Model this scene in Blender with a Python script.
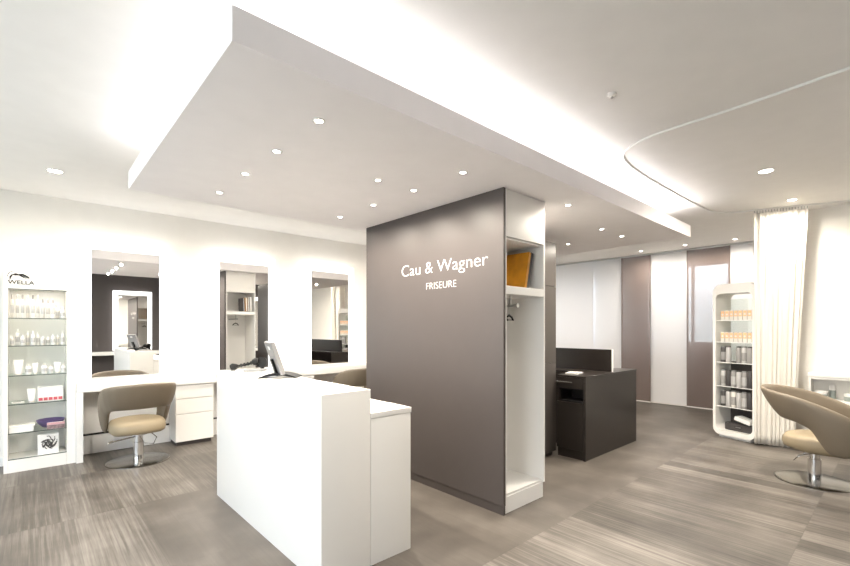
import bpy, bmesh, math, random
from mathutils import Vector, Matrix
PI = math.pi
random.seed(7)
for o in list(bpy.data.objects): bpy.data.objects.remove(o)
SC = bpy.context.scene
COL = SC.collection

# ---------------------------------------------------------------- camera
cd = bpy.data.cameras.new('camera'); cam = bpy.data.objects.new('camera', cd); COL.objects.link(cam)
cd.sensor_width = 36; cd.lens = 435/850*36; cd.shift_y = 46/850; cd.clip_start = .05
cam.location = (0, 0, 1.5); cam.rotation_euler = (PI/2, 0, math.radians(47.8156-90))
SC.camera = cam
# ---------------------------------------------------------------- world (overcast daylight)
w = bpy.data.worlds.new('daylight'); SC.world = w; w.use_nodes = True
nt = w.node_tree; bg = nt.nodes['Background']
tc = nt.nodes.new('ShaderNodeTexCoord'); sx = nt.nodes.new('ShaderNodeSeparateXYZ'); rp = nt.nodes.new('ShaderNodeValToRGB')
nt.links.new(tc.outputs['Generated'], sx.inputs[0]); nt.links.new(sx.outputs['Z'], rp.inputs[0]); nt.links.new(rp.outputs[0], bg.inputs[0])
rp.color_ramp.elements[0].position = 0.0; rp.color_ramp.elements[0].color = (.50, .52, .56, 1)
rp.color_ramp.elements[1].position = .12; rp.color_ramp.elements[1].color = (.84, .87, 1, 1)
bg.inputs[1].default_value = 3.5
# ---------------------------------------------------------------- exposure
vs = SC.view_settings; vs.view_transform = 'Standard'; vs.look = 'None'; vs.gamma = 1; vs.use_curve_mapping = False
vs.exposure = 1.43
SC.cycles.max_bounces = 10; SC.cycles.diffuse_bounces = 6; SC.cycles.glossy_bounces = 6
SC.cycles.transparent_max_bounces = 12; SC.cycles.transmission_bounces = 6
SC.cycles.sample_clamp_indirect = 8
SC.cycles.caustics_reflective = False; SC.cycles.caustics_refractive = False
SPOT_W = 42; COVE_W = 3.6; MIRROR_E = 1.15
WARM = (1, .92, .80); COOL = (1.0, .99, 1.0)

def area_light(name, loc, rot, sx_, sy_, watt, color, portal=False, parent=None, spread=PI):
    l = bpy.data.lights.new(name, 'AREA'); l.shape = 'RECTANGLE'; l.size = sx_; l.size_y = sy_
    l.energy = watt; l.color = color; l.spread = spread
    if portal: l.cycles.is_portal = True
    o = bpy.data.objects.new(name, l); COL.objects.link(o); o.location = loc; o.rotation_euler = rot
    if parent: o.parent = parent
    return o
# daylight portals in the shop windows (left wall) and behind the far blinds
area_light('window_portal', (-2.45, 2.6, 1.45), (0, -PI/2, 0), 2.5, 6.4, 1, (1, 1, 1), True)
area_light('window_portal', (9.55, 2.8, 1.95), (0, PI/2, 0), 1.6, 1.6, 1, (1, 1, 1), True)
area_light('window_portal', (9.55, 5.3, 1.95), (0, PI/2, 0), 1.6, 2.4, 1, (1, 1, 1), True)
# LED cove strips lying on top of the suspended ceiling raft, shining up
RX0, RX1, RY0, RY1, RZ0, RZ1, CZ = .59, 6.06, 1.785, 4.25, 2.64, 2.783, 3.03
area_light('cove_light', ((RX0+RX1)/2, RY0+.10, RZ1+.02), (PI, 0, 0), RX1-RX0-.2, .05, COVE_W*1.7, COOL)
area_light('cove_light', ((RX0+RX1)/2, RY1-.10, RZ1+.02), (PI, 0, 0), RX1-RX0-.2, .05, COVE_W*1.2, COOL)
area_light('cove_light', (RX0+.10, (RY0+RY1)/2, RZ1+.02), (PI, 0, 0), .05, RY1-RY0-.2, COVE_W*.45, COOL)
area_light('cove_light', (RX1-.10, (RY0+RY1)/2, RZ1+.02), (PI, 0, 0), .05, RY1-RY0-.2, COVE_W*.8, COOL)

# ---------------------------------------------------------------- materials
def mat(name, col, rough=.5, metal=0, spec=.5, var=.03, vscale=6, bump=0, bscale=200, coat=0):
    m = bpy.data.materials.new(name); m.use_nodes = True; n = m.node_tree.nodes; L = m.node_tree.links
    b = n['Principled BSDF']; b.inputs['Roughness'].default_value = rough; b.inputs['Metallic'].default_value = metal
    b.inputs['Specular IOR Level'].default_value = spec; b.inputs['Coat Weight'].default_value = coat
    t = n.new('ShaderNodeTexCoord'); nz = n.new('ShaderNodeTexNoise'); nz.inputs['Scale'].default_value = vscale
    L.new(t.outputs['Object'], nz.inputs['Vector'])
    mx = n.new('ShaderNodeMix'); mx.data_type = 'RGBA'
    mx.inputs[6].default_value = tuple(c*(1-var) for c in col)+(1,); mx.inputs[7].default_value = tuple(min(1, c*(1+var)) for c in col)+(1,)
    L.new(nz.outputs[0], mx.inputs[0]); L.new(mx.outputs[2], b.inputs['Base Color'])
    if bump:
        n2 = n.new('ShaderNodeTexNoise'); n2.inputs['Scale'].default_value = bscale; L.new(t.outputs['Object'], n2.inputs['Vector'])
        bp = n.new('ShaderNodeBump'); bp.inputs['Strength'].default_value = bump; bp.inputs['Distance'].default_value = .002
        L.new(n2.outputs[0], bp.inputs['Height']); L.new(bp.outputs[0], b.inputs['Normal'])
    return m
def emis(name, col, e):
    m = bpy.data.materials.new(name); m.use_nodes = True; n = m.node_tree.nodes; n.clear()
    em = n.new('ShaderNodeEmission'); em.inputs[0].default_value = col+(1,); em.inputs[1].default_value = e
    o = n.new('ShaderNodeOutputMaterial'); m.node_tree.links.new(em.outputs[0], o.inputs[0]); return m
def thin_glass(name, tint=(.93, .97, .95), refl=.08):
    m = bpy.data.materials.new(name); m.use_nodes = True; n = m.node_tree.nodes; n.clear(); L = m.node_tree.links
    t = n.new('ShaderNodeBsdfTransparent'); t.inputs[0].default_value = tint+(1,)
    g = n.new('ShaderNodeBsdfGlossy'); g.inputs['Roughness'].default_value = .03
    mx = n.new('ShaderNodeMixShader'); mx.inputs[0].default_value = refl
    o = n.new('ShaderNodeOutputMaterial'); L.new(t.outputs[0], mx.inputs[1]); L.new(g.outputs[0], mx.inputs[2]); L.new(mx.outputs[0], o.inputs[0]); return m
def sheer(name, col, transl, transp, stripes=0):
    """woven cloth: diffuse + translucent, with a share of open weave"""
    m = bpy.data.materials.new(name); m.use_nodes = True; n = m.node_tree.nodes; n.clear(); L = m.node_tree.links
    d = n.new('ShaderNodeBsdfDiffuse'); d.inputs[0].default_value = col+(1,)
    t = n.new('ShaderNodeBsdfTranslucent'); t.inputs[0].default_value = col+(1,)
    tr = n.new('ShaderNodeBsdfTransparent'); tr.inputs[0].default_value = (1, 1, 1, 1)
    a = n.new('ShaderNodeMixShader'); a.inputs[0].default_value = transl
    b = n.new('ShaderNodeMixShader'); b.inputs[0].default_value = transp
    L.new(d.outputs[0], a.inputs[1]); L.new(t.outputs[0], a.inputs[2]); L.new(a.outputs[0], b.inputs[1]); L.new(tr.outputs[0], b.inputs[2])
    if stripes:
        tcn = n.new('ShaderNodeTexCoord'); wv = n.new('ShaderNodeTexWave'); wv.bands_direction = 'Y'; wv.inputs['Scale'].default_value = stripes
        wv.inputs['Distortion'].default_value = .4
        mr = n.new('ShaderNodeMapRange'); mr.inputs[3].default_value = transp*.7; mr.inputs[4].default_value = transp*1.3
        L.new(tcn.outputs['Object'], wv.inputs[0]); L.new(wv.outputs[1], mr.inputs[0]); L.new(mr.outputs[0], b.inputs[0])
    o = n.new('ShaderNodeOutputMaterial'); L.new(b.outputs[0], o.inputs[0]); return m

M = {}
M['wall'] = mat('painted_plaster_cream', (.85, .82, .77), .8, spec=.2, bump=.05)
M['ceiling'] = mat('ceiling_paint', (.86, .84, .815), .85, spec=.15)
M['raft'] = mat('raft_paint', (.93, .895, .90), .75, spec=.2)
M['grey_wall'] = mat('taupe_grey_paint', (.069, .058, .055), .42, spec=.4, bump=.05, bscale=350)
M['plinth'] = mat('dark_plinth', (.06, .05, .047), .4)
M['white'] = mat('white_lacquer', (.82, .80, .765), .22, spec=.5, var=.01)
M['white_matt'] = mat('white_melamine', (.83, .82, .80), .45, var=.01)
M['dark'] = mat('dark_brown_lacquer', (.018, .014, .012), .28, spec=.5)
M['dark_matt'] = mat('dark_recess', (.012, .010, .010), .6)
M['chrome'] = mat('chrome', (.78, .78, .78), .12, metal=1, var=.01)
M['base_steel'] = mat('polished_base_steel', (.34, .33, .31), .22, metal=1)
M['steel'] = mat('brushed_steel', (.50, .50, .50), .35, metal=1)
M['leather'] = mat('beige_leather', (.17, .137, .098), .48, spec=.4, bump=.15, bscale=260)
M['leather_seat'] = mat('sand_leather', (.30, .24, .155), .5, spec=.4, bump=.15, bscale=260)
M['mirror'] = mat('mirror_silver', (.90, .90, .89), .01, metal=1, var=.0)
M['glow'] = emis('mirror_light', (1, .98, .95), MIRROR_E)
M['lamp'] = emis('lamp_lens', (1, .95, .86), 14)
M['glass'] = thin_glass('clear_glass')
M['shelf_glass'] = thin_glass('green_glass', (.95, .975, .965), .06)
M['glass_edge'] = mat('glass_edge', (.07, .10, .09), .2)
M['black'] = mat('black_plastic', (.010, .010, .010), .45, spec=.2)
M['grey_plastic'] = mat('grey_plastic', (.22, .22, .22), .4)
M['screen'] = mat('screen_glass', (.03, .03, .035), .15)
M['silver'] = mat('silver_plastic', (.20, .195, .195), .5)
M['letters'] = mat('white_letters', (.60, .585, .57), .6, spec=.1)
M['logo'] = mat('grey_print', (.03, .028, .026), .8, spec=.05)
M['curtain'] = sheer('cream_curtain', (.92, .89, .83), .22, .01)
M['blind_white'] = sheer('white_panel_cloth', (.86, .85, .86), .16, .05, 60)
M['blind_dark'] = sheer('brown_panel_cloth', (.27, .21, .19), .22, .34, 60)
M['product_white'] = mat('white_packaging', (.80, .79, .77), .35)
M['product_cream'] = mat('cream_packaging', (.66, .63, .58), .4)
M['product_grey'] = mat('grey_packaging', (.30, .29, .28), .35)
M['product_silver'] = mat('silver_packaging', (.50, .49, .48), .35, metal=.2)
M['product_dark'] = mat('charcoal_packaging', (.055, .05, .05), .35)
M['peach'] = mat('peach_packaging', (.80, .47, .25), .5)
M['orange'] = mat('orange_cover', (.72, .30, .02), .35, var=.5, vscale=7)
M['red'] = mat('red_print', (.55, .10, .12), .5)
M['purple'] = mat('purple_plastic', (.13, .09, .22), .35)
M['towel'] = mat('grey_green_cloth', (.30, .34, .32), .9)

def floor_material():
    m = bpy.data.materials.new('vinyl_plank_floor'); m.use_nodes = True; n = m.node_tree.nodes; L = m.node_tree.links
    b = n['Principled BSDF']
    t = n.new('ShaderNodeTexCoord'); s = n.new('ShaderNodeSeparateXYZ'); L.new(t.outputs['Object'], s.inputs[0])
    def mth(op, a, b_=None, c=None):
        k = n.new('ShaderNodeMath'); k.operation = op
        for i, v in enumerate((a, b_, c)):
            if v is None: continue
            if isinstance(v, (int, float)): k.inputs[i].default_value = v
            else: L.new(v, k.inputs[i])
        return k.outputs[0]
    X, Y = s.outputs[0], s.outputs[1]
    ROW = 1.3; PW = .20
    yr = mth('DIVIDE', mth('SUBTRACT', Y, .5), ROW); row = mth('FLOOR', yr); fy = mth('FRACT', yr)
    xr = mth('ADD', mth('DIVIDE', X, PW), mth('MULTIPLY', row, .37)); pl = mth('FLOOR', xr); fx = mth('FRACT', xr)
    cv = n.new('ShaderNodeCombineXYZ'); L.new(pl, cv.inputs[0]); L.new(row, cv.inputs[1])
    wn = n.new('ShaderNodeTexWhiteNoise'); wn.noise_dimensions = '2D'; L.new(cv.outputs[0], wn.inputs['Vector'])
    # streaky grain along Y
    mp = n.new('ShaderNodeMapping'); mp.inputs['Scale'].default_value = (55, 1.3, 1); L.new(t.outputs['Object'], mp.inputs[0])
    of = n.new('ShaderNodeVectorMath'); of.operation = 'ADD'; L.new(mp.outputs[0], of.inputs[0])
    sc_ = n.new('ShaderNodeVectorMath'); sc_.operation = 'SCALE'; sc_.inputs['Scale'].default_value = 30; L.new(wn.outputs['Color'], sc_.inputs[0]); L.new(sc_.outputs[0], of.inputs[1])
    g = n.new('ShaderNodeTexNoise'); g.inputs['Scale'].default_value = 1; g.inputs['Detail'].default_value = 5; g.inputs['Roughness'].default_value = .65; L.new(of.outputs[0], g.inputs['Vector'])
    g2 = n.new('ShaderNodeTexNoise'); g2.inputs['Scale'].default_value = 2.2; g2.inputs['Detail'].default_value = 6; L.new(t.outputs['Object'], g2.inputs['Vector'])
    # smooth tile walkway: X > .75 and Y > 1.8
    mx_ = n.new('ShaderNodeMapRange'); mx_.interpolation_type = 'SMOOTHSTEP'; mx_.inputs[1].default_value = .55; mx_.inputs[2].default_value = .75; L.new(X, mx_.inputs[0])
    my_ = n.new('ShaderNodeMapRange'); my_.inputs[1].default_value = 1.79; my_.inputs[2].default_value = 1.81; L.new(Y, my_.inputs[0])
    m3_ = n.new('ShaderNodeMapRange'); m3_.inputs[1].default_value = 4.4; m3_.inputs[2].default_value = 4.42; m3_.inputs[3].default_value = 1; m3_.inputs[4].default_value = 0; L.new(Y, m3_.inputs[0])
    mask = mth('MULTIPLY', mth('MULTIPLY', mx_.outputs[0], my_.outputs[0]), m3_.outputs[0])
    amp = mth('SUBTRACT', 1, mth('MULTIPLY', mask, .78))
    val = mth('ADD', mth('MULTIPLY', mth('SUBTRACT', g.outputs[0], .5), 1.5), mth('MULTIPLY', mth('SUBTRACT', wn.outputs['Value'], .5), .42))
    val = mth('ADD', mth('MULTIPLY', val, amp), mth('MULTIPLY', mth('SUBTRACT', g2.outputs[0], .5), .75))
    f = mth('ADD', val, .5)
    r = n.new('ShaderNodeValToRGB'); L.new(f, r.inputs[0]); e = r.color_ramp.elements
    e[0].position = .05; e[0].color = (.028, .023, .018, 1); e[1].position = .95; e[1].color = (.215, .193, .168, 1)
    k = e.new(.5); k.color = (.098, .084, .071, 1)
    # seams
    sx1 = mth('MULTIPLY', mth('LESS_THAN', fx, .012), amp); sy1 = mth('MULTIPLY', mth('LESS_THAN', fy, .004), amp)
    seam = mth('MULTIPLY', mth('MAXIMUM', sx1, sy1), .55)
    mx = n.new('ShaderNodeMix'); mx.data_type = 'RGBA'; L.new(seam, mx.inputs[0]); L.new(r.outputs[0], mx.inputs[6]); mx.inputs[7].default_value = (.07, .06, .05, 1)
    L.new(mx.outputs[2], b.inputs['Base Color'])
    rr = n.new('ShaderNodeMapRange'); rr.inputs[3].default_value = .34; rr.inputs[4].default_value = .52; L.new(g.outputs[0], rr.inputs[0]); L.new(rr.outputs[0], b.inputs['Roughness'])
    bp = n.new('ShaderNodeBump'); bp.inputs['Strength'].default_value = .12; bp.inputs['Distance'].default_value = .002; L.new(g.outputs[0], bp.inputs['Height']); L.new(bp.outputs[0], b.inputs['Normal'])
    return m
M['floor'] = floor_material()

# ---------------------------------------------------------------- mesh helpers
class MB:
    def __init__(s): s.b = bmesh.new()
    def box(s, x0, x1, y0, y1, z0, z1, bev=0, seg=2):
        r = bmesh.ops.create_cube(s.b, size=1); vs_ = r['verts']
        for v in vs_: v.co = Vector(((x0+x1)/2+v.co.x*(x1-x0), (y0+y1)/2+v.co.y*(y1-y0), (z0+z1)/2+v.co.z*(z1-z0)))
        if bev:
            ed = list({e for v in vs_ for e in v.link_edges})
            bmesh.ops.bevel(s.b, geom=ed, offset=bev, segments=seg, affect='EDGES', profile=.7)
        return s
    def lathe(s, prof, c=(0, 0), n=24, z0=0):
        rings = []
        for r, z in prof:
            rings.append([s.b.verts.new((c[0]+r*math.cos(2*PI*i/n), c[1]+r*math.sin(2*PI*i/n), z+z0)) for i in range(n)])
        for a, b in zip(rings, rings[1:]):
            for i in range(n): s.b.faces.new((a[i], a[(i+1) % n], b[(i+1) % n], b[i]))
        if prof[0][0] > 0: s.b.faces.new(rings[0][::-1])
        if prof[-1][0] > 0: s.b.faces.new(rings[-1])
        return s
    def tube(s, pts, r, n=8, closed=False):
        pts = [Vector(p) for p in pts]; rings = []
        N = len(pts)
        for i, p in enumerate(pts):
            a = pts[i-1] if (i > 0 or closed) else p; b = pts[(i+1) % N] if (i < N-1 or closed) else p
            t = (b-a).normalized(); u = t.cross(Vector((0, 0, 1)))
            if u.length < .05: u = t.cross(Vector((1, 0, 0)))
            u.normalize(); v = t.cross(u)
            rr = r[i] if isinstance(r, (list, tuple)) else r
            rings.append([s.b.verts.new(p+u*rr*math.cos(2*PI*k/n)+v*rr*math.sin(2*PI*k/n)) for k in range(n)])
        m = N if closed else N-1
        for i in range(m):
            a, b = rings[i], rings[(i+1) % N]
            for k in range(n): s.b.faces.new((a[k], a[(k+1) % n], b[(k+1) % n], b[k]))
        if not closed: s.b.faces.new(rings[0][::-1]); s.b.faces.new(rings[-1])
        return s
    def prism(s, poly, y0, y1, axis='Y'):
        """poly of (a,z) extruded between y0 and y1"""
        def P(a, y, z): return (a, y, z) if axis == 'Y' else ((y, a, z) if axis == 'X' else (a, z, y))
        A = [s.b.verts.new(P(a, y0, z)) for a, z in poly]; B = [s.b.verts.new(P(a, y1, z)) for a, z in poly]
        n = len(poly); s.b.faces.new(A); s.b.faces.new(B[::-1])
        for i in range(n): s.b.faces.new((A[i], B[i], B[(i+1) % n], A[(i+1) % n]))
        return s
    def ring_prism(s, outer, inner, y0, y1):
        n = len(outer)
        R = [[s.b.verts.new((a, y, z)) for a, z in L_] for y in (y0, y1) for L_ in (outer, inner)]
        O0, I0, O1, I1 = R
        for i in range(n):
            j = (i+1) % n
            s.b.faces.new((O0[i], O0[j], I0[j], I0[i])); s.b.faces.new((O1[j], O1[i], I1[i], I1[j]))
            s.b.faces.new((O0[j], O0[i], O1[i], O1[j])); s.b.faces.new((I0[i], I0[j], I1[j], I1[i]))
        return s
    def build(s, name, m, parent=None, smooth=False, loc=None, rot=None, subs=0):
        bmesh.ops.recalc_face_normals(s.b, faces=s.b.faces)
        me = bpy.data.meshes.new(name); s.b.to_mesh(me); s.b.free()
        me.materials.append(m if not isinstance(m, str) else M[m])
        o = bpy.data.objects.new(name, me); COL.objects.link(o)
        if smooth:
            for p in me.polygons: p.use_smooth = True
            if smooth != 'all':
                me.set_sharp_from_angle(angle=math.radians(40))
        if subs:
            md = o.modifiers.new('s', 'SUBSURF'); md.levels = subs; md.render_levels = subs
        if parent: o.parent = parent
        if loc: o.location = loc
        if rot: o.rotation_euler = rot
        return o
def empty(name, loc, rz=0):
    e = bpy.data.objects.new(name, None); COL.objects.link(e); e.location = loc; e.rotation_euler = (0, 0, rz); e.empty_display_size = .1; return e
def tag(o, label, cat, group=None):
    o['label'] = label; o['category'] = cat
    if group: o['group'] = group
    return o
def struct(o): o['kind'] = 'structure'; return o
def copy_tree(o, parent=None):
    c = o.copy(); COL.objects.link(c); c.parent = parent
    for ch in [k for k in bpy.data.objects if k.parent == o]: copy_tree(ch, c)
    return c
def rrect(x0, x1, z0, z1, r, n=8):
    out = []
    for cx, cz, a0 in ((x1-r, z1-r, 0), (x0+r, z1-r, 90), (x0+r, z0+r, 180), (x1-r, z0+r, 270)):
        for i in range(n+1):
            a = math.radians(a0+90*i/n); out.append((cx+r*math.cos(a), cz+r*math.sin(a)))
    return out
def text_mesh(name, body, x0, x1, z0, capfrac, plane, m, parent, depth=.01, off=-.014):
    """lettering scaled to run from x0 to x1 (metres along the reading direction), baseline z0, capital height capfrac"""
    cu = bpy.data.curves.new('t', 'FONT'); cu.body = body; cu.size = 1; cu.extrude = 0; cu.offset = off
    t = bpy.data.objects.new('t', cu); COL.objects.link(t)
    dg = bpy.context.evaluated_depsgraph_get(); me = bpy.data.meshes.new_from_object(t.evaluated_get(dg))
    bpy.data.objects.remove(t)
    xs = [v.co.x for v in me.vertices]; mn, mxx = min(xs), max(xs)
    b = bmesh.new(); b.from_mesh(me); bpy.data.meshes.remove(me)
    cap = .729
    r = bmesh.ops.extrude_face_region(b, geom=b.faces[:])
    for v in [g_ for g_ in r['geom'] if isinstance(g_, bmesh.types.BMVert)]: v.co.z = 1
    for v in b.verts:
        u = (v.co.x-mn)/(mxx-mn); a = x0+(x1-x0)*u; z = z0+v.co.y/cap*capfrac; d = v.co.z*depth
        v.co = Vector((plane-d, a, z)) if x1 < x0 else Vector((a, plane-d, z))
    # every character is a raised letter of its own
    left = set(b.verts); out = []
    while left:
        st = [left.pop()]; isl = set(st)
        while st:
            for e_ in st.pop().link_edges:
                for q in e_.verts:
                    if q in left: left.discard(q); isl.add(q); st.append(q)
        out.append(isl)
    out.sort(key=lambda i_: sum((v.co.x-v.co.y if x1 < x0 else v.co.x) for v in i_)/len(i_))
    res = []
    for isl in out:
        s = MB(); mp_ = {v: s.b.verts.new(v.co) for v in isl}
        for f in {f for v in isl for f in v.link_faces}: s.b.faces.new([mp_[v] for v in f.verts])
        res.append(s.build(name, m, parent))
    b.free()
    return res

# ================================================================ SETTING
XL, XR, XF, YB, YR = -2.5, 7.4, 9.6, 6.64, -1.76
struct(MB().box(XL-.2, XF+.2, YR-.2, YB+.2, -.12, 0).build('floor', 'floor'))
struct(MB().box(XL-.2, XF+.2, YR-.2, YB+.2, CZ, CZ+.12).build('ceiling', 'ceiling'))
struct(MB().box(XL-.2, XF+.2, YB, YB+.15, 0, CZ).build('wall_back', 'wall'))
struct(MB().box(XL-.2, XF+.2, YR-.15, YR, 0, CZ).build('wall_front', 'grey_wall'))
struct(MB().box(XR, XR+.12, YR, .95, 0, CZ).box(XR, XF, .95, 1.05, 0, CZ).build('wall_right', 'wall'))
# left wall with three shop windows
def wall_with_windows(name, x0, x1, y0, y1, wins, z0, z1, m):
    b = MB(); b.box(x0, x1, y0, y1, 0, z0); b.box(x0, x1, y0, y1, z1, CZ)
    ys = [y0]+[q for w_ in wins for q in w_]+[y1]
    for a, c in zip(ys[::2], ys[1::2]): b.box(x0, x1, a, c, z0, z1)
    return struct(b.build(name, m))
LW = [(-.6, 1.4), (1.6, 3.6), (3.8, 5.8)]
wall_with_windows('wall_left', XL-.15, XL, YR, YB, LW, .25, 2.7, 'wall')
FW = [(2.0, 3.62), (4.12, 6.35)]
wall_with_windows('wall_far', XF, XF+.2, 1.05, YB, FW, 1.2, 2.78, 'wall')
def window(i, x, y0, y1, z0, z1, bars):
    e = struct(empty('window_%d' % i, (x, (y0+y1)/2, z0)))
    f = MB(); t = .05; W_ = (y1-y0)/2; H = z1-z0
    f.box(-.03, .03, -W_, -W_+t, 0, H).box(-.03, .03, W_-t, W_, 0, H).box(-.03, .03, -W_+t, W_-t, 0, t).box(-.03, .03, -W_+t, W_-t, H-t, H)
    for q in bars: f.box(-.03, .03, q-.025, q+.025, t, H-t)
    f.build('frame', 'white_matt', e)
    MB().box(-.004, .004, -W_+t, W_-t, t, H-t).build('pane', 'glass', e)
for i, (a, c) in enumerate(LW): window(i+1, XL-.07, a, c, .25, 2.7, [0])
for i, (a, c) in enumerate(FW): window(i+4, XF+.1, a, c, 1.2, 2.78, [0])
# skirting of the mirror wall
struct(MB().box(XL, XF, YB-.02, YB, 0, .09).build('baseboard_back', 'white_matt'))
# suspended ceiling raft with the lit cove above it
struct(MB().box(RX0, RX1, RY0, RY1, RZ0, RZ1).box(RX0+.5, RX1-.5, RY0+.6, RY1-.6, RZ1, CZ).build('ceiling_raft', 'raft'))
# curtain track on the ceiling
tr = [(3.3, -1.2), (3.42, -.6), (3.54, .216), (3.60, .75), (3.61, 1.2), (3.63, 1.38), (3.70, 1.53), (3.80, 1.64), (3.95, 1.70), (4.3, 1.735), (5.0, 1.74), (6.0, 1.72), (6.4, 1.70), (6.6, 1.66), (6.74, 1.58), (6.83, 1.46), (6.88, 1.30), (6.93, 1.15), (7.1, .75), (7.2, .4)]
def smooth_path(p, k=3):
    for _ in range(k):
        q = [p[0]]
        for a, b in zip(p, p[1:]):
            q += [tuple(a[i]*.75+b[i]*.25 for i in range(len(a))), tuple(a[i]*.25+b[i]*.75 for i in range(len(a)))]
        p = q+[p[-1]]
    return p
tag(MB().tube([(x, y, CZ-.009) for x, y in smooth_path(tr, 2)], .010, 6).build('curtain_track', 'white_matt', smooth=True),
    'thin curved white curtain track running across the pale ceiling', 'curtain track')

# ================================================================ DOWNLIGHTS
def downlight(x, y, z, label, group, r=.035, watt=1.0, warm=WARM, spotd=False):
    e = empty('downlight', (x, y, z)); tag(e, label, 'ceiling light', group)
    MB().lathe([(r+.014, 0), (r+.014, -.004), (r+.004, -.006), (r, -.002), (r, 0)], n=24).build('ring', 'white', e, smooth=True)
    MB().lathe([(.0005, -.0015), (r, -.0015)], n=24).build('lens', 'lamp', e)
    l = bpy.data.lights.new('lamp', 'SPOT'); l.energy = SPOT_W*watt; l.color = warm; l.spot_size = math.radians(176); l.spot_blend = 1.0; l.shadow_soft_size = r
    o = bpy.data.objects.new('lamp_light', l); COL.objects.link(o); o.parent = e; o.location = (0, 0, -.02)
    return e
G1 = 'spotlights in the underside of the ceiling raft'
ordn = ['nearest', 'second', 'third', 'farthest']
for i, y in enumerate((2.153, 2.701, 3.25, 3.84)):
    downlight(1.167, y, RZ0, 'small round raft spotlight, %s in the left row above the reception desk' % ordn[i], G1, .021, .8)
for i, y in enumerate((2.16, 2.71, 3.278, 3.855)):
    downlight(2.33, y, RZ0, 'small round raft spotlight, %s in the row beside the grey wall' % ordn[i], G1, .021, .8)
downlight(1.968, 2.708, RZ0, 'tiny raft spotlight standing between the two long rows of lights', G1, .018, .2)
for (x, y), t in zip([(3.66, 2.08), (3.905, 2.658), (4.825, 2.32), (5.37, 2.33), (5.34, 3.035)],
                     ['just right of the white open wardrobe end', 'above the gap before the tall dark cabinet', 'above the near end of the dark counter', 'above the middle of the dark counter', 'deep under the raft above the dark upstand']):
    downlight(x, y, RZ0, 'small round raft spotlight %s' % t, G1, .022, .8)
G2 = 'spotlights in the main ceiling'
for (x, y, r, wt), t in zip([(.174, 5.527, .055, 1.2), (5.275, .904, .055, 2.6), (8.87, 3.477, .03, .5), (8.83, 2.69, .03, .5), (8.87, 1.94, .03, .5), (7.0, .75, .04, .4), (-1.2, 1.0, .055, 1.3), (1.6, .2, .055, 1.4), (5.3, -.6, .055, 1.3)],
                     ['above the product display at the left', 'in front of the cream curtain at the right', 'in front of the dark brown panel blind', 'in front of the white panel blind', 'in front of the greyish blind beside the display cabinet', 'close to the curtain top', 'near the shop window', 'right behind the viewer', 'behind the styling chair at the right']):
    if t == 'close to the curtain top': x, y, wt = 6.68, .90, 1.3
    downlight(x, y, CZ, 'round ceiling spotlight %s' % t, G2, r, wt)
for x in (1.7, 3.15, 4.6, 6.2, 7.8):
    downlight(x, 5.45, CZ, 'round ceiling spotlight of the row above the mirror wall, %s' % {1.7: 'between first and second mirror', 3.15: 'between second and third mirror', 4.6: 'right of the third mirror', 6.2: 'behind the dark counter', 7.8: 'nearest the far blinds'}[x], G2, .05, 1.1)
sm = empty('smoke_detector', (2.80, 1.28, CZ)); tag(sm, 'tiny white round smoke detector on the main ceiling', 'smoke detector')
MB().lathe([(.028, 0), (.028, -.014), (.018, -.022), (.001, -.022)], n=20).build('housing', 'white', sm, smooth=True)
MB().lathe([(.008, -.022), (.008, -.028), (.001, -.028)], n=12).build('sensor', 'silver', sm)

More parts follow.
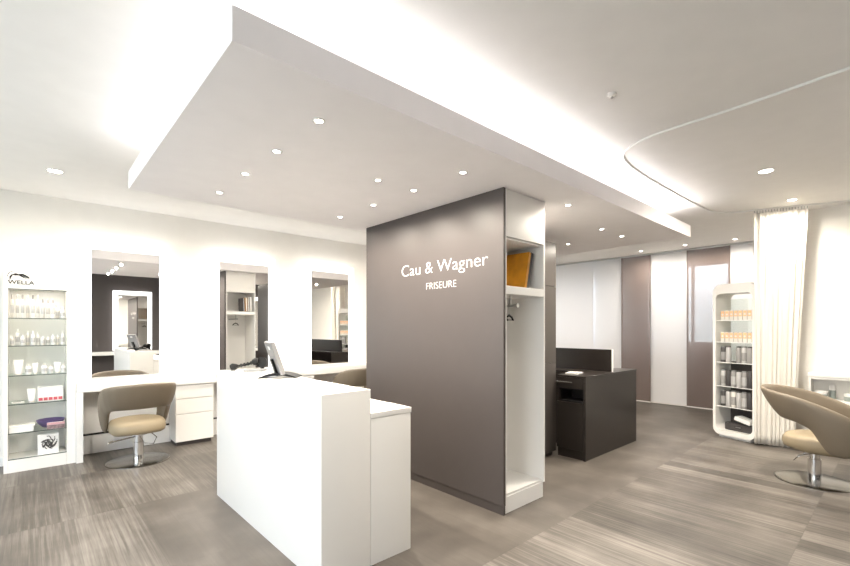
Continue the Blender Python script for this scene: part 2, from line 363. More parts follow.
# ================================================================ GREY ROOM DIVIDER WITH WARDROBE ENDS
X0, X1, Y0, Y1 = 2.805, 3.41, 2.165, 4.075
dv = empty('wardrobe_divider', (0, 0, 0)); tag(dv, 'tall taupe grey partition wall with white lettering and an open white wardrobe end', 'wardrobe')
MB().box(X0, X0+.028, Y0-.006, Y1+.006, .075, RZ0-.002, .001, 1).build('side_panel', 'grey_wall', dv)
MB().box(X0+.006, X0+.028, Y0-.002, Y1+.002, 0, .073).build('plinth', 'plinth', dv)
text_mesh('letter', 'Cau & Wagner', 3.445, 2.318, 2.030, .118, X0, 'letters', dv, .003)
text_mesh('letter', 'FRISEURE', 3.075, 2.680, 1.876, .068, X0, 'letters', dv, .002, -.02)
def wardrobe_end(ya, yb, s):
    # ya = open front, yb = back; s = +1 when the interior lies at larger Y
    lo, hi = min(ya, yb), max(ya, yb); xa, xb = X0+.03, X1
    c = MB(); c.box(xa, xa+.018, lo, hi, .135, RZ0-.002).box(xb-.018, xb, lo, hi, .135, RZ0-.002)
    bk = yb if s > 0 else yb
    c.box(xa+.018, xb-.018, min(bk, bk-s*.018), max(bk, bk-s*.018), .135, RZ0-.002)
    c.box(xa+.018, xb-.018, lo+.018, hi-.018, .135, .155)
    c.build('carcass', 'white_matt', dv)
    f0, f1 = (ya, ya+.018) if s > 0 else (ya-.018, ya)
    MB().box(xa+.019, xb-.019, f0-(.001 if s > 0 else -.001), f1, 2.252, RZ0-.006, .001, 1).build('door', 'white', dv)
    a, b_ = (ya+.001, yb-.019) if s > 0 else (yb+.019, ya-.001)
    MB().box(xa+.019, xb-.019, a, b_, 1.787, 1.852, .001, 1).build('shelf', 'white_matt', dv)
    MB().box(xa+.019, xb-.019, a+.018, b_, 2.236, 2.250).build('shelf', 'white_matt', dv)
    MB().box(xa, xb-.012, lo+(.012 if s > 0 else 0), hi-(.012 if s < 0 else 0), 0, .133).build('plinth', 'white_matt', dv)
    # pull-out rail below the shelf
    xc = 3.06; ys = [ya+s*.05, yb-s*.02]
    r = MB().tube([(xc, ys[0], 1.70), (xc, ys[1], 1.70)], .011, 10).tube([(xc, ys[0], 1.70), (xc, ys[0]-s*.012, 1.70)], .018, 12)
    r.box(xc-.006, xc+.006, min(ys[0]+s*.06, ys[0]+s*.08), max(ys[0]+s*.06, ys[0]+s*.08), 1.70, 1.787)
    r.build('clothes_rail', 'steel', dv, smooth=True)
wardrobe_end(Y0, Y0+.55, 1); wardrobe_end(Y1, Y1-.55, -1)
MB().box(X0+.03, X1, Y0+.552, Y1-.552, 0, RZ0-.002).build('core', 'white_matt', dv)

def coat_hanger(x, y, label, grp):
    e = empty('coat_hanger', (x, y, 1.70)); tag(e, label, 'coat hanger', grp)
    pts = [(.0, 0, -.085), (0, 0, -.05)]+[(.016*math.sin(a)*-1+0, 0, .000+.016*math.cos(a)*1-.0) for a in [math.radians(k) for k in range(150, -110, -26)]]
    MB().tube(pts, .0022, 6).build('hook', 'steel', e, smooth=True)
    b = MB(); b.tube([(-.06, 0, -.125), (-.035, 0, -.098), (0, 0, -.082), (.035, 0, -.098), (.06, 0, -.125)], [.007, .009, .011, .009, .007], 8)
    b.tube([(-.058, 0, -.122), (.058, 0, -.122)], .004, 6)
    b.build('arms', 'black', e, smooth=True)
coat_hanger(3.06, Y0+.13, 'front small black hanger on the wardrobe rail under the orange folder', 'black hangers on the wardrobe rail')
coat_hanger(3.06, Y0+.19, 'rear small black hanger on the wardrobe rail under the orange folder', 'black hangers on the wardrobe rail')
coat_hanger(3.06, Y1-.13, 'small black hanger on the rear wardrobe rail seen in the second mirror', 'black hangers on the wardrobe rail')

def book(name, x, y, z, th, dep, h, lean, m, label, grp, pages=True):
    e = empty(name, (x, y, z)); e.rotation_euler = (0, lean, 0); tag(e, label, 'folder' if name == 'ring_binder' else 'book', grp)
    MB().box(0, .003, 0, dep, 0, h).box(th-.003, th, 0, dep, 0, h).box(0, th, 0, .003, 0, h).build('cover', m, e)
    MB().box(.0035, th-.0035, .004, dep-.006, .004, h-.004).build('pages', 'product_white', e)
G = 'books and folders on the upper wardrobe shelf'
L_ = math.radians(13)
book('ring_binder', 3.198, 2.235, 1.857, .030, .40, .335, L_, 'orange', 'large orange folder leaning on the upper shelf of the wardrobe', G)
book('book', 3.231, 2.236, 1.857, .032, .36, .335, L_, 'product_dark', 'black book leaning right behind the orange folder', G)
book('book', 3.266, 2.24, 1.857, .018, .34, .33, L_, 'product_grey', 'thin grey book leaning between a black book and a white one', G)
book('book', 3.286, 2.25, 1.857, .016, .32, .32, L_, 'product_white', 'white book at the right end of the leaning folders', G)
G = 'books on the rear wardrobe shelf'
for i, (m, l, th) in enumerate([('product_white', 'white book left of an orange one on the rear wardrobe shelf', .03), ('product_grey', 'grey book on the rear wardrobe shelf', .03), ('orange', 'orange book on the rear wardrobe shelf seen in the second mirror', .035), ('product_dark', 'dark book at the inner end of the rear wardrobe shelf', .02)]):
    book('book', 3.32-.045*i, 4.06-.30, 1.857, th, .28, .30-.01*i, -.03, m, l, G)

# ================================================================ RECEPTION DESK
rd = empty('reception_desk', (1.247, 2.27, 0)); tag(rd, 'white high-gloss two-level reception desk in front of the grey wall', 'reception desk')
MB().box(0, .346, .0, 1.91, 0, 1.118, .004, 2).build('front_block', 'white', rd, smooth=True)
MB().box(.348, .678, .0, 1.91, 0, .93, .004, 2).build('work_block', 'white', rd, smooth=True)
MB().box(.348, .683, -.003, 1.913, .932, .967, .004, 2).build('work_top', 'white', rd, smooth=True)
# monitor
mo = empty('computer_monitor', (1.47, 3.33, 1.118), math.radians(-14)); tag(mo, 'silver flat computer monitor leaning back on a black arched foot', 'computer monitor')
b = MB(); N = 16
for side in (0,):
    arc_t, arc_b = [], []
    for i in range(N+1):
        u = -1+2*i/N; x = u*.15; arc_t.append((x, .034*(1-u*u)+.004)); arc_b.append((x, max(0, .026*(1-u*u)-.006)))
b.prism(arc_t+arc_b[::-1], -.09, .09)
b.build('foot', 'black', mo, smooth=True, rot=(0, 0, math.radians(-24)))
st = empty('t', (0, 0, 0)); bpy.data.objects.remove(st)
tilt = math.radians(-19)
MB().box(-.03, -.010, -.035, .035, .02, .16, .004).build('stand_neck', 'black', mo, rot=(0, tilt, 0))
MB().box(-.008, .022, -.175, .175, .035, .295, .006).build('casing', 'silver', mo, rot=(0, tilt, 0))
MB().box(.0221, .0235, -.16, .16, .052, .28).build('screen', 'screen', mo, rot=(0, tilt, 0))
MB().box(-.012, -.0082, -.035, .035, .235, .262, .001, 1).build('badge', 'white', mo, rot=(0, tilt, 0))
# telephone
ph = empty('telephone', (1.455, 3.99, 1.118), math.radians(-40)); tag(ph, 'black telephone with its handset lying flat at the far end of the desk', 'telephone')
MB().box(-.02, .15, -.06, .06, 0, .022, .008).build('body', 'grey_plastic', ph, smooth=True)
MB().lathe([(.045, 0), (.05, .012), (.048, .024), (.001, .026)], n=24).build('cradle', 'black', ph, smooth=True, loc=(.115, .035, .075), rot=(math.radians(72), 0, 0))
MB().box(.10, .13, .03, .05, .022, .06).build('prop', 'black', ph)
h = MB(); h.tube([(-.15, 0, .035), (-.135, 0, .04), (-.10, 0, .042)], [.026, .032, .024], 14)
h.tube([(-.10, 0, .043), (-.02, 0, .06), (.045, 0, .078)], [.012, .011, .012], 10)
h.tube([(.045, 0, .08), (.07, 0, .088), (.095, 0, .09)], [.026, .034, .026], 14)
for k in range(5): h.tube([(-.09+.03*k-.004, 0, .0445+.0075*k), (-.09+.03*k+.004, 0, .0465+.0075*k)], .0165, 12)
h.build('handset', 'black', ph, smooth=True)
MB().box(-.15, -.12, -.02, .02, 0, .014, .004).build('rest', 'grey_plastic', ph)

# ================================================================ MIRROR WALL: worktop, mirrors, drawers
wt_ = empty('worktop', (.3765, 6.2, 0)); tag(wt_, 'long white worktop running under the three lit mirrors', 'counter')
MB().box(0, 6.3, 0, .438, .785, .897, .004).build('counter_top', 'white', wt_, smooth=True)
MB().box(.0, .06, .003, .384, 0, .784).build('leg', 'white_matt', wt_)
MB().box(6.2, 6.25, .02, .42, 0, .784).build('leg', 'white_matt', wt_)
MB().box(.061, 6.2, .405, .425, .24, .784).build('back_panel', 'white_matt', wt_)
MB().box(.061, 6.2, .385, .418, 0, .215).build('plinth', 'white_matt', wt_)
MB().box(.061, 6.2, .41, .418, .215, .24).build('gap', 'dark_matt', wt_)
def drawers(label):
    e = empty('drawer_unit', (1.365, 6.225, 0)); tag(e, label, 'drawer cabinet', 'white drawer cabinets under the worktop')
    MB().box(0, .45, .02, .355, .05, .783).build('carcass', 'white_matt', e)
    MB().box(.02, .43, .04, .35, 0, .049).build('plinth', 'plinth', e)
    for z0, z1 in ((.053, .405), (.413, .60), (.608, .778)):
        MB().box(0, .45, 0, .018, z0, z1, .002).build('drawer', 'white', e)
    return e
d1 = drawers('white drawer cabinet under the worktop right of the left styling chair')
d2 = copy_tree(d1); d2.location.x += 1.48; d2['label'] = 'white drawer cabinet under the worktop between second and third mirror'
def lit_mirror(x, y, rz, label):
    e = empty('lit_mirror', (x, y, .0), rz); tag(e, label, 'mirror', 'mirrors with glowing white borders')
    f = MB(); a, c = .457, .352
    f.box(-a, -c, -.135, 0, .90, 2.565).box(c, a, -.135, 0, .90, 2.565).box(-c, c, -.135, 0, 2.455, 2.565)
    f.build('light_border', 'glow', e)
    MB().box(-c, c, -.130, -.001, .90, 2.453).build('backing', 'white_matt', e)
    MB().box(-c+.001, c-.001, -.1345, -.1305, .915, 2.452).build('mirror_glass', 'mirror', e)
    return e
lit_mirror(.887, YB-.001, 0, 'lit wall mirror nearest the product display, behind the left styling chair')
lit_mirror(2.326, YB-.001, 0, 'lit wall mirror in the middle of the three, behind the telephone')
lit_mirror(3.745, YB-.001, 0, 'lit wall mirror farthest right, next to the grey wall')
lit_mirror(2.14, YR+.001, PI, 'lit mirror on the dark grey wall seen as a reflection in the left mirror')
lit_mirror(3.95, YR+.001, PI, 'added lit mirror, unseen, in the middle of the dark grey wall behind the viewer')  # unseen extra mirror, added so its glow lightens the raft's front edge
lit_mirror(5.73, YR+.001, PI, 'lit mirror on the grey wall that the right styling chair faces')
wf = empty('rear_worktop', (0, YR, 0)); tag(wf, 'white worktop along the dark grey wall, seen reflected in the left mirror', 'counter')
MB().box(.6, 6.9, .002, .40, .79, .88, .004).build('counter_top', 'white', wf)
MB().box(.62, .67, .01, .38, 0, .789).build('leg', 'white_matt', wf)
MB().box(6.83, 6.88, .01, .38, 0, .789).build('leg', 'white_matt', wf)

# ================================================================ STYLING CHAIRS (facing local +Y)
def chair(label):
    e = empty('styling_chair', (0, 0, 0)); tag(e, label, 'styling chair', 'beige styling chairs')
    # wrap-around shell: back and arms in one band.  profile tables by angle around the plan (0 = front end of right arm, 1 = back centre)
    def lerp(tab, u):
        for (a, va), (b_, vb) in zip(tab, tab[1:]):
            if u <= b_: t = (u-a)/(b_-a); t = t*t*(3-2*t) if False else t; return tuple(p+(q-p)*t for p, q in zip(va, vb))
        return tab[-1][1]
    # (x, y) of top edge, z top ; (x, y) of low edge, z low
    tab = [(0.00, (.285, .36, .60, .275, .33, .40)),
           (0.06, (.315, .335, .66, .295, .315, .345)),
           (0.16, (.345, .25, .725, .305, .24, .325)),
           (0.27, (.358, .14, .775, .305, .15, .335)),
           (0.36, (.362, .05, .81, .305, .085, .42)),
           (0.42, (.362, -.02, .835, .305, .02, .545)),
           (0.54, (.355, -.14, .865, .298, -.09, .60)),
           (0.66, (.325, -.25, .885, .270, -.17, .615)),
           (0.78, (.262, -.345, .90, .215, -.225, .62)),
           (0.89, (.150, -.415, .91, .120, -.255, .62)),
           (1.00, (.0, -.44, .915, .0, -.265, .62))]
    cols = []
    NS = 26
    us = [i/NS for i in range(NS+1)]
    seq = [(u, 1) for u in us]+[(u, -1) for u in us[-2::-1]]
    b = bmesh.new(); th = .048
    for u, sgn in seq:
        xt, yt, zt, xl, yl, zl = lerp(tab, u)
        xt, xl = xt*sgn, xl*sgn
        top = Vector((xt, yt, zt)); low = Vector((xl, yl, zl))
        mid = (top+low)/2
        # inward normal in plan
        d = Vector((-xt, -.02-yt*1.0, 0)); 
        if yt > .02: d = Vector((-sgn, 0, 0))
        d.normalize()
        bulge = -d*.018
        ring = []
        for f_, off in ((0, 0), (.08, -.010), (.35, 0), (.65, 0), (.92, -.010), (1, 0)):
            p = low.lerp(top, f_)+bulge*math.sin(PI*f_)
            ring.append(p+d*(.012 if f_ in (0, 1) else 0))
        for f_ in (1, .92, .65, .35, .08, 0):
            p = low.lerp(top, f_)+bulge*math.sin(PI*f_)
            ring.append(p+d*(th-.012 if f_ in (0, 1) else th))
        cols.append([b.verts.new(p) for p in ring])
    n = len(cols[0])
    for a, c in zip(cols, cols[1:]):
        for k in range(n): b.faces.new((a[k], a[(k+1) % n], c[(k+1) % n], c[k]))
    for cc in (cols[0], cols[-1]):
        for k in range(n//2-1): b.faces.new((cc[k], cc[k+1], cc[n-2-k], cc[n-1-k]))
    s = MB(); s.b.free(); s.b = b; s.build('backrest', 'leather', e, smooth='all', subs=1)
    # seat cushion: rounded pad
    b = bmesh.new(); rings = []
    def sup(a, rx, ry, p=2.6):
        c, s_ = math.cos(a), math.sin(a)
        return (rx*math.copysign(abs(c)**(2/p), c), ry*math.copysign(abs(s_)**(2/p), s_))
    NA = 36
    for sc_, z in ((.0, .315), (.55, .305), (.86, .315), (.97, .345), (1.0, .385), (.985, .43), (.93, .455), (.75, .470), (.4, .478), (0, .480)):
        if sc_ == 0: rings.append([b.verts.new((0, .045, z))]); continue
        r_ = []
        for i in range(NA):
            x, y = sup(2*PI*i/NA, .272*sc_, .29*sc_); y += .045
            dz = .012*(y/.3) if z > .4 else (.03*max(0, -y/.3) if z < .33 else 0)
            r_.append(b.verts.new((x, y, z+dz)))
        rings.append(r_)
    for a, c in zip(rings, rings[1:]):
        for i in range(NA):
            j = (i+1) % NA
            if len(a) == 1: b.faces.new((a[0], c[j], c[i]))
            elif len(c) == 1: b.faces.new((a[i], a[j], c[0]))
            else: b.faces.new((a[i], a[j], c[j], c[i]))
    s = MB(); s.b.free(); s.b = b; s.build('seat', 'leather_seat', e, smooth='all')
    MB().lathe([(.31, .0), (.31, .008), (.295, .014), (.12, .020), (.05, .026), (.001, .026)], n=48).build('base_plate', 'base_steel', e, smooth=True)
    MB().lathe([(.052, .02), (.052, .22), (.044, .222), (.044, .30), (.09, .302), (.09, .312)], n=24).build('column', 'chrome', e, smooth=True)
    MB().tube([(-.02, -.02, .285), (-.12, -.06, .283), (-.26, -.10, .275)], .008, 8).tube([(-.255, -.09, .275), (-.30, -.11, .273)], .013, 8).build('lever', 'chrome', e, smooth=True)
    MB().tube([(.0, -.03, .30), (.03, -.12, .22), (.12, -.14, .20), (.16, -.10, .26), (.13, 0, .295)], .005, 6).build('foot_pedal', 'chrome', e, smooth=True)
    return e
ch = chair('beige leather styling chair standing before the left lit mirror')
ch.location = (.91, 5.87, 0); ch.rotation_euler.z = math.radians(2)
c2 = copy_tree(ch); c2.location = (3.88, 5.82, 0); c2.rotation_euler.z = math.radians(-6); c2['label'] = 'beige styling chair half hidden between the desk and the grey wall'
c3 = copy_tree(ch); c3.location = (5.73, .60, 0); c3.rotation_euler.z = math.radians(178); c3['label'] = 'beige leather styling chair in front of the cream curtain at the right'

# ================================================================ PRODUCT DISPLAY, left wall
pd = empty('product_display', (-.21, 6.25, 0)); tag(pd, 'tall narrow white display case with glass shelves of hair products and a logo on top', 'display cabinet')
W_, D_, H_ = .585, .385, 2.16
MB().box(0, .033, 0, D_, .0, H_, .002).build('side_panel', 'white', pd)
MB().box(.507, W_, 0, D_, .0, H_, .002).build('side_panel', 'white', pd)
MB().box(.034, .506, 0, D_, 1.925, H_-.001).build('header', 'white', pd)
MB().box(.034, .506, 0, D_, .0, .13).build('base', 'white', pd)
MB().box(.034, .506, D_-.02, D_, .131, 1.924).build('back_panel', mat('pale_grey_back', (.80, .80, .78), .3), pd)
area_light('case_fill', (.27, .09, 1.92), (0, 0, 0), .4, .03, .8, WARM, parent=pd)  # added fill lamp under the header, brightens the inside of the case
SZ = [1.615, 1.323, 1.010, .708, .405]
for z in SZ:
    g = MB().box(.034, .506, .012, D_-.022, z-.006, z).build('shelf', 'shelf_glass', pd)
    MB().box(.034, .506, .008, .012, z-.007, z+.001).build('edge', 'glass_edge', g)
MB().box(.034, .506, .004, .010, .131, .140).build('bottom_trim', 'glass_edge', pd)
MB().box(.034, .506, .004, .010, 1.915, 1.924).build('top_trim', 'glass_edge', pd)
lg = text_mesh('letter', 'WELLA', -.178, .030, 1.972, .040, 6.25, 'logo', pd, .004, .012)
for q in lg: q.location = (.21, -6.25, 0)
# wavy hair mark above the letters
hw = MB()
for k in range(4):
    pts = []
    for i in range(25):
        u = i/24; x = .045+.155*u
        z = 2.030+.018*k*.6+.050*math.sin(PI*min(1, u*1.25))**1.3*(1-.25*k)+.010*math.sin(u*9+k*.6)
        if u < .12: z -= (.12-u)*.25
        pts.append((x, -.001, z))
    hw.tube(pts, [.0016+.0032*math.sin(PI*i/24) for i in range(25)], 5)
hw.tube([(.035, -.001, 2.025), (.03, -.001, 2.055), (.045, -.001, 2.09), (.08, -.001, 2.108), (.12, -.001, 2.095)], [.001, .002, .003, .002, .001], 5)
hw.build('hair_emblem', 'logo', pd)

def bottle(x, y, z, r, h, kind, m, cap, label, group, cat='bottle'):
    e = empty(kind, (x, y, z)); tag(e, label, cat, group)
    if kind == 'squeeze_tube':
        b = bmesh.new(); rings = []
        for zz, rx, ry in ((0, r*.8, r*.8), (.018, r*.85, r*.8), (h*.5, r, r*.55), (h, r*1.12, .003)):
            rings.append([b.verts.new((rx*math.cos(2*PI*i/16), ry*math.sin(2*PI*i/16), zz)) for i in range(16)])
        for a, c in zip(rings, rings[1:]):
            for i in range(16): b.faces.new((a[i], a[(i+1) % 16], c[(i+1) % 16], c[i]))
        b.faces.new(rings[0][::-1]); b.faces.new(rings[-1])
        s = MB(); s.b.free(); s.b = b; s.build('tube_body', m, e, smooth='all')
        MB().lathe([(r*.82, 0), (r*.82, .016), (r*.7, .017)], n=16).build('cap', cap, e, smooth=True)
    else:
        MB().lathe([(r*.92, 0), (r, .004), (r, h*.70), (r*.85, h*.76), (r*.45, h*.80)], n=16).build('body', m, e, smooth=True)
        MB().lathe([(r*.55, h*.80), (r*.55, h*.99), (r*.45, h), (.0005, h)], n=12).build('cap', cap, e, smooth=True)
        MB().lathe([(r+.0006, h*.22), (r+.0006, h*.55)], n=16).build('band', 'product_silver' if m != 'product_silver' else 'product_white', e)
    return e
names = ['first', 'second', 'third', 'fourth', 'fifth', 'sixth', 'seventh', 'eighth', 'ninth', 'tenth', 'eleventh', 'twelfth', 'thirteenth']
XA, XB = -.155, .275
rows = [(SZ[0], 'top shelf', [(.013, .25)]*6+[(.016, .21)]*3+[(.017, .14), (.019, .12)]),
        (SZ[1], 'second shelf', [(.015, .10), (.018, .17), (.016, .12), (.015, .15), (.017, .15), (.015, .14), (.018, .10), (.016, .10), (.018, .12), (.015, .12), (.013, .15)])]
for z, sh, its in rows:
    for i, (r, h_) in enumerate(its):
        x = XA+(XB-XA)*(i+.2)/(len(its)-.5)
        dk = sh == 'top shelf' and i < 9
        bottle(x, 6.31+.05*(i % 2), z+.001, r, h_, 'product_bottle', 'product_white' if i % 3 else 'product_cream', 'product_grey' if dk else 'product_white',
               ('slim white bottle with dark cap, ' if dk else 'short white bottle, ')+names[i]+' from left on display '+sh, 'hair products on the '+sh)
for i, (x, r, h_, k) in enumerate([(-.10, .038, .16, 'squeeze_tube'), (-.02, .025, .11, 'product_bottle'), (.035, .022, .12, 'squeeze_tube'), (.11, .024, .11, 'product_bottle'), (.165, .02, .09, 'product_bottle'), (.22, .027, .12, 'squeeze_tube'), (.27, .02, .10, 'product_bottle')]):
    bottle(x, 6.34, SZ[2]+.001, r, h_, k, 'product_white', 'product_cream', '%s white %s from the left on the third shelf of the logo display case' % (names[i], 'tube' if k[0] == 's' else 'bottle'), 'hair products on the third shelf', 'tube' if k[0] == 's' else 'bottle')
bottle(.005, 6.35, SZ[3]+.001, .032, .145, 'squeeze_tube', 'product_white', 'product_cream', 'single white tube standing left of the white box with red pictures', 'hair products on the fourth shelf', 'tube')
def pbox(name, x, y, z, sx_, sy_, sz_, m, label, cat='box', group=None, rz=0):
    e = empty(name, (x, y, z), rz); tag(e, label, cat, group)
    MB().box(0, sx_, 0, sy_, 0, sz_, .0015, 1).build('carton', m, e); return e
e = pbox('product_box', .055, 6.32, SZ[3]+.001, .215, .12, .155, 'product_white', 'white box with a strip of red pictures on the fourth display shelf')
for k in range(5): MB().box(.008+.041*k, .042+.041*k, -.001, 0, .010, .042).build('picture', 'red', e)
e = pbox('leaflet', -.15, 6.33, SZ[3]+.001, .10, .10, .008, 'product_white', 'flat white leaflet lying left of the tube on the fourth display shelf', 'leaflet')
MB().box(.01, .07, .02, .08, .008, .0085).build('print', 'product_grey', e)
e = pbox('tray_box', -.168, 6.28, SZ[4]+.001, .19, .14, .07, 'product_white', 'low white carton at the left end of the fifth display shelf')
MB().box(-.002, .202, -.002, .142, .055, .072, .002, 1).build('lid', 'white', e)
e = empty('bowl', (.165, 6.43, SZ[4]+.001)); tag(e, 'shallow purple bowl between two boxes on the fifth display shelf', 'bowl')
MB().lathe([(.05, 0), (.07, .006), (.11, .05), (.125, .085), (.121, .085), (.105, .052), (.06, .012), (.001, .010)], n=28).build('shell', 'purple', e, smooth=True)
MB().lathe([(.05, 0), (.048, -.0005)], n=16).build('foot_ring', 'purple', e)
e = pbox('picture_box', .13, 6.275, SZ[4]+.001, .15, .02, .07, 'product_white', 'white box with a dark hair picture at the right of the fifth display shelf')
MB().box(.0, .15, -.001, 0, .0, .045).build('picture', mat('hair_photo', (.25, .18, .19), .4, var=.9, vscale=40), e)
MB().box(.0, .15, -.001, 0, .046, .07).build('stripe', mat('pink_print', (.6, .35, .38), .5), e)
e = pbox('picture_box', .055, 6.31, .131, .175, .07, .215, 'product_white', 'white square box with a black hair picture on the floor of the display case')
hb = MB(); rnd = random.Random(3)
for k in range(26):
    a = rnd.uniform(0, 6.28); r0 = rnd.uniform(.01, .03); cx, cz = .088+rnd.uniform(-.02, .02), .11+rnd.uniform(-.025, .03)
    pts = [(cx+(r0+.009*i)*math.cos(a+.35*i), -.0012, cz+(r0+.011*i)*math.sin(a+.35*i)) for i in range(5)]
    pts = [(min(.16, max(.015, p[0])), p[1], min(.195, max(.02, p[2]))) for p in pts]
    hb.tube(pts, .0042, 4)
hb.build('hair_picture', 'product_dark', e)

# ================================================================ DARK CABINETS
tc_ = empty('tall_cabinet', (3.95, 2.80, 0)); tag(tc_, 'tall dark brown cabinet rising behind the white wardrobe end', 'cabinet')
MB().box(0, .70, .019, .60, .05, 2.52).build('carcass', 'dark', tc_)
MB().box(.02, .68, .04, .58, 0, .049).build('plinth', 'plinth', tc_)
dm = mat('cabinet_door', (.06, .052, .047), .3)
for x0, x1 in ((0, .349), (.351, .70)):
    for z0, z1 in ((.052, 1.10), (1.105, 2.00), (2.006, 2.52)):
        dd = MB().box(x0, x1, 0, .018, z0, z1, .002, 1).build('door', dm, tc_)
        hx = .33 if x0 == 0 else .368
        MB().box(hx, hx+.010, -.018, -.0005, (z0+z1)/2-.06, (z0+z1)/2+.06, .002, 1).build('handle', 'steel', dd)
dk = empty('dark_counter', (4.64, 2.42, 0)); tag(dk, 'dark brown counter with a drawer, an open slot and a raised back board', 'counter')
MB().box(.0, 1.40, 0, .36, .945, .960, .002, 1).box(.50, 1.40, .36, 1.7, .945, .960).build('counter_top', 'dark', dk)
MB().box(.02, 1.39, .006, .025, .0, .944).build('end_panel', 'dark', dk)
MB().box(1.37, 1.39, .026, 1.69, 0, .944).box(.50, .52, .37, 1.69, 0, .944).box(.52, 1.37, 1.67, 1.69, 0, .944).build('side_panel', 'dark', dk)
MB().box(.02, .04, .026, .36, 0, .10).box(.04, 1.369, .34, .36, 0, .944).box(.02, .50, .345, .36, .1, .944).build('carcass', 'dark', dk)
MB().box(.04, .30, .03, .335, .655, .665).box(.29, .30, .03, .335, .665, .80).box(.02, .30, .03, .335, .80, .806).build('niche', 'dark_matt', dk)
dd = MB().box(.0, .018, .034, .365, .812, .938, .002, 1).build('drawer', 'dark', dk)
MB().tube([(-.022, .15, .885), (-.022, .36, .885)], .008, 8).box(-.022, 0, .17, .178, .881, .889).box(-.022, 0, .335, .343, .881, .889).build('handle', 'chrome', dd, smooth=True)
MB().box(.0, .018, .034, .365, .105, .650, .002, 1).build('door', 'dark', dk)
MB().box(.0, .022, .0, .030, .0, .944).build('stile', 'dark', dk)
MB().box(.775, .800, .06, 1.68, .961, 1.24, .002, 1).build('back_board', 'dark', dk)
MB().box(.772, .803, .048, .058, .961, 1.24, .001, 1).build('back_board_edge', 'white_matt', dk)

# ================================================================ PANEL BLINDS
tk = tag(MB().box(9.26, 9.34, 1.1, 6.6, CZ-.03, CZ-.001).build('panel_track', 'steel'), 'slim metal ceiling track carrying the sliding panel blinds', 'curtain track')
PB = [(1.10, 2.14, 'blind_white', 9.31, 'white translucent panel blind beside the rounded display cabinet'),
      (2.10, 2.80, 'blind_dark', 9.28, 'dark brown panel blind between two white ones, window glowing through'),
      (2.78, 3.47, 'blind_white', 9.32, 'white panel blind between the two dark brown panels'),
      (3.45, 4.04, 'blind_dark', 9.28, 'dark brown panel blind right of the dark counter'),
      (4.02, 4.68, 'blind_white', 9.32, 'white panel blind above the dark counter end'),
      (4.66, 5.36, 'blind_white', 9.29, 'white panel blind above the dark back board'),
      (5.34, 6.05, 'blind_white', 9.32, 'white panel blind beside the tall dark cabinet'),
      (6.03, 6.61, 'blind_white', 9.29, 'white panel blind in the far corner behind the tall dark cabinet')]
for y0, y1, m, x, lab in PB:
    e = empty('panel_blind', (x, (y0+y1)/2, 0)); tag(e, lab, 'blind', 'sliding panel blinds'); h_ = (y1-y0)/2
    MB().box(-.0012, .0012, -h_, h_, .035, CZ-.032).build('cloth', m, e)
    MB().box(-.006, .006, -h_, h_, .012, .034, .002, 1).build('bottom_bar', 'white', e)

# ================================================================ ROUNDED DISPLAY CABINET
A, B = Vector((7.154, 1.825)), Vector((6.981, 1.31))
ang = math.atan2(B.y-A.y, B.x-A.x)
rc = empty('rounded_display', (A.x, A.y, 0), ang); tag(rc, 'white display cabinet with rounded corners and shelves of boxes and cans', 'display cabinet')
CW = .545; CD = .34
MB().ring_prism(rrect(0, CW, .03, 2.12, .10), rrect(.036, CW-.034, .10, 1.99, .075), 0, CD).build('frame', 'white', rc, smooth=True)
MB().box(.07, CW-.07, .03, CD-.03, 0, .029).build('plinth', 'white_matt', rc)
RZ = [1.62, 1.32, 1.04, .71, .43]
for z in RZ:
    g = MB().box(.038, CW-.036, .02, CD-.01, z-.008, z).build('shelf', 'shelf_glass', rc)
    MB().box(.038, CW-.036, .015, .02, z-.009, z+.001).build('edge', 'white_matt', g)
MB().box(.038, CW-.036, CD-.008, CD-.003, 1.045, 1.925).build('back_glass', 'glass', rc)
MB().box(.038, CW-.036, CD-.008, CD-.003, .165, 1.040).build('back_panel', 'plinth', rc)
Rm = Matrix.Translation((A.x, A.y, 0)) @ Matrix.Rotation(ang, 4, 'Z')
def in_cab(x, y, z): return Rm @ Vector((x, y, z))
rn = ['upper', 'second', 'third', 'fourth', 'fifth']
for ri, z in enumerate(RZ[:2]):
    for k in range(7):
        p = in_cab(.078+k*.058, .045, z+.001)
        e = empty('colour_box', p, ang); tag(e, '%s peach hair colour box from the left on the %s shelf of the rounded cabinet' % (names[k], rn[ri]), 'box', 'peach boxes in the rounded cabinet')
        MB().box(0, .052, 0, .12, 0, .135, .001, 1).build('carton', 'product_cream', e)
        MB().box(.003, .049, -.001, -.0001, .05, .125).build('print', 'peach', e)
        MB().lathe([(.014, 0), (.014, .001)], n=14).build('emblem', 'product_cream', e, loc=(.026, -.0012, .08), rot=(PI/2, 0, 0))
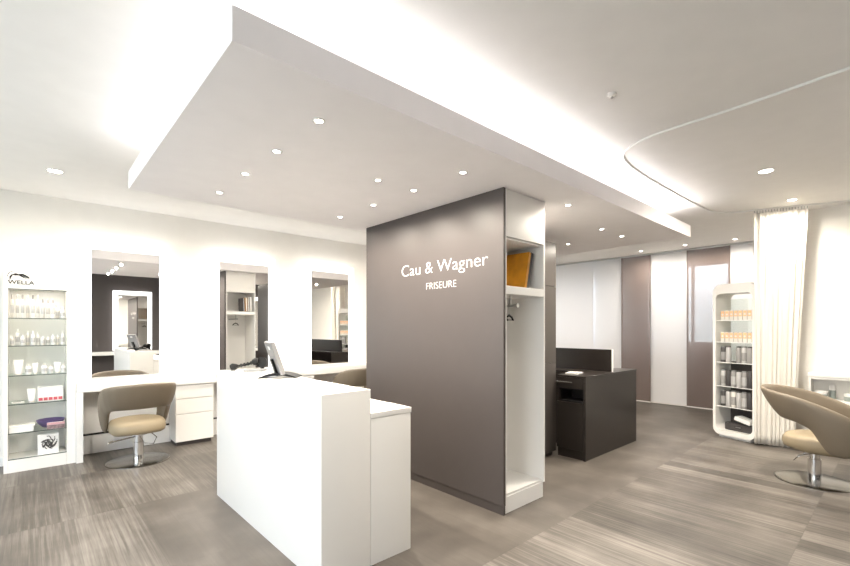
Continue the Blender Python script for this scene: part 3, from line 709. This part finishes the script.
for ri, z in ((2, RZ[2]), (3, RZ[3]), (4, RZ[4])):
    for k in range(6):
        if ri == 2 and k in (2,): continue
        p = in_cab(.102+k*.068, .07, z+.001); m = ['product_silver', 'product_grey', 'product_dark', 'product_silver', 'product_dark', 'product_grey'][(k+ri) % 6]
        if ri == 4: m = ['product_dark', 'product_silver', 'product_cream', 'product_silver', 'product_grey', 'product_dark'][k]
        e = empty('product_can', p, ang); tag(e, '%s %s can from the left on the %s shelf of the rounded cabinet' % (names[k], {'product_silver': 'silver', 'product_grey': 'grey', 'product_dark': 'charcoal', 'product_cream': 'cream'}[m], rn[ri]), 'can', 'cans in the rounded cabinet')
        MB().lathe([(.032, 0), (.033, .004), (.033, .195), (.029, .205)], n=20).build('body', m, e, smooth=True)
        MB().lathe([(.028, .205), (.028, .222), (.0005, .224)], n=16).build('lid', 'product_dark' if k % 2 else 'silver', e, smooth=True)
        MB().lathe([(.0335, .03), (.0335, .14)], n=20).build('label', {'product_dark': 'product_grey', 'product_grey': 'product_silver'}.get(m, 'product_grey'), e) if k % 2 == 0 else None
p = in_cab(.11, .08, .102); e = empty('product_case', p, ang); tag(e, 'dark case lying on the floor of the rounded cabinet', 'case')
MB().box(0, .36, 0, .2, 0, .10, .02, 3).build('shell', 'product_dark', e, smooth=True); MB().box(.15, .21, -.01, 0, .05, .06).build('handle', 'steel', e)
p = in_cab(.25, .05, .262); e = empty('brochure', p, ang); e.rotation_euler = (0, math.radians(14), ang); tag(e, 'white brochure tilted on top of the dark case', 'brochure')
MB().box(0, .20, 0, .16, 0, .05, .004, 2).build('booklet', 'product_white', e); 

# ================================================================ CURTAIN
def curtain():
    e = empty('curtain', (6.875, 1.30, 0)); tag(e, 'floor length cream curtain hanging in soft folds at the right', 'curtain')
    NX, NZ = 150, 26; b = bmesh.new(); g = []
    for j in range(NZ+1):
        v = j/NZ; z = .02+(CZ-.05-.02)*v; r = []
        for i in range(NX+1):
            u = i/NX
            top = Vector((-.01+.20*u, .01-.52*u, 0)); bot = Vector((.07+.11*u, .01-.40*u, 0))
            p = bot.lerp(top, v**1.2)
            n = Vector((-.92, -.4, 0)).normalized()
            ph_ = u*2*PI*9+.5*math.sin(u*11)+.25*math.sin(v*3+u*7)
            a = .026*(.75+.35*math.sin(u*17+1))*(1 if v < .97 else .55)
            p = p+n*(a*math.sin(ph_)+.008*math.sin(ph_*2.3+v*2))+Vector((.4, -.92, 0))*.010*math.sin(ph_*2)
            p.z = z; r.append(b.verts.new(p))
        g.append(r)
    for j in range(NZ):
        for i in range(NX): b.faces.new((g[j][i], g[j][i+1], g[j+1][i+1], g[j+1][i]))
    s = MB(); s.b.free(); s.b = b; o = s.build('cloth', 'curtain', e, smooth='all')
    md = o.modifiers.new('t', 'SOLIDIFY'); md.thickness = .0015
    hk = MB()
    for k in range(19):
        u = (k+.5)/19; x, y = -.01+.20*u, .01-.52*u
        hk.tube([(x, y, CZ-.055), (x, y, CZ-.019)], .004, 6)
    hk.build('gliders', 'steel', e)
curtain()

# ================================================================ ROLLING STATION CABINET at the right
rcab = empty('rolling_cabinet', (7.125, .80, 0)); tag(rcab, 'low white station cabinet on castors behind the right styling chair', 'cabinet')
b = MB(); Yn = -1.15
b.box(0, .26, Yn, 0, .12, .64).box(0, .26, Yn, -.0, .89, .915).box(0, .26, -.02, 0, .64, .89).box(0, .26, Yn, Yn+.02, .64, .89).box(.24, .26, Yn+.02, -.02, .64, .89).box(0, .24, -.58, -.56, .64, .89)
b.build('carcass', 'white', rcab)
MB().box(-.012, .265, Yn-.01, .012, .917, .955, .004).build('top', 'white', rcab)
for x, y in ((.04, -.06), (.22, -.06), (.04, Yn+.06), (.22, Yn+.06)):
    c = MB().tube([(x-.012, y, .035), (x+.012, y, .035)], .034, 16).build('castor', 'grey_plastic', rcab, smooth=True)
    MB().box(x-.02, x+.02, y-.012, y+.012, .06, .12).build('fork', 'chrome', c)
MB().box(-.014, 0, Yn+.005, -.57, .125, .635, .002).build('door', 'white', rcab)
MB().box(-.014, 0, -.565, -.005, .125, .635, .002).build('door', 'white', rcab)
def cosmetic_jar(x, y, r, h, label):
    e = empty('cosmetic_jar', (x, y, .641)); tag(e, label, 'jar', 'jars in the niche of the rolling cabinet')
    MB().lathe([(r*.95, 0), (r, .006), (r, h*.6), (r*.97, h*.62)], n=24).build('jar_body', 'towel', e, smooth=True)
    MB().lathe([(r*1.03, h*.62), (r*1.03, h*.95), (r*.9, h), (.0005, h)], n=24).build('lid', 'product_white', e, smooth=True)
cosmetic_jar(7.20, .69, .055, .10, 'left wide grey green jar in the open niche behind the right chair')
cosmetic_jar(7.20, .43, .06, .09, 'right wide grey green jar in the open niche behind the right chair')
cosmetic_jar(7.32, .60, .03, .17, 'small taller jar at the back of the niche behind the right chair')

# papers on the dark counter
e = empty('paper_stack', (4.80, 2.60, .961), .2); tag(e, 'small stack of white paper lying on the dark counter top', 'paper')
MB().box(0, .21, 0, .15, 0, .012).build('sheets', 'product_white', e); MB().box(.003, .213, .004, .154, .0121, .0128).build('top_sheet', 'white', e)
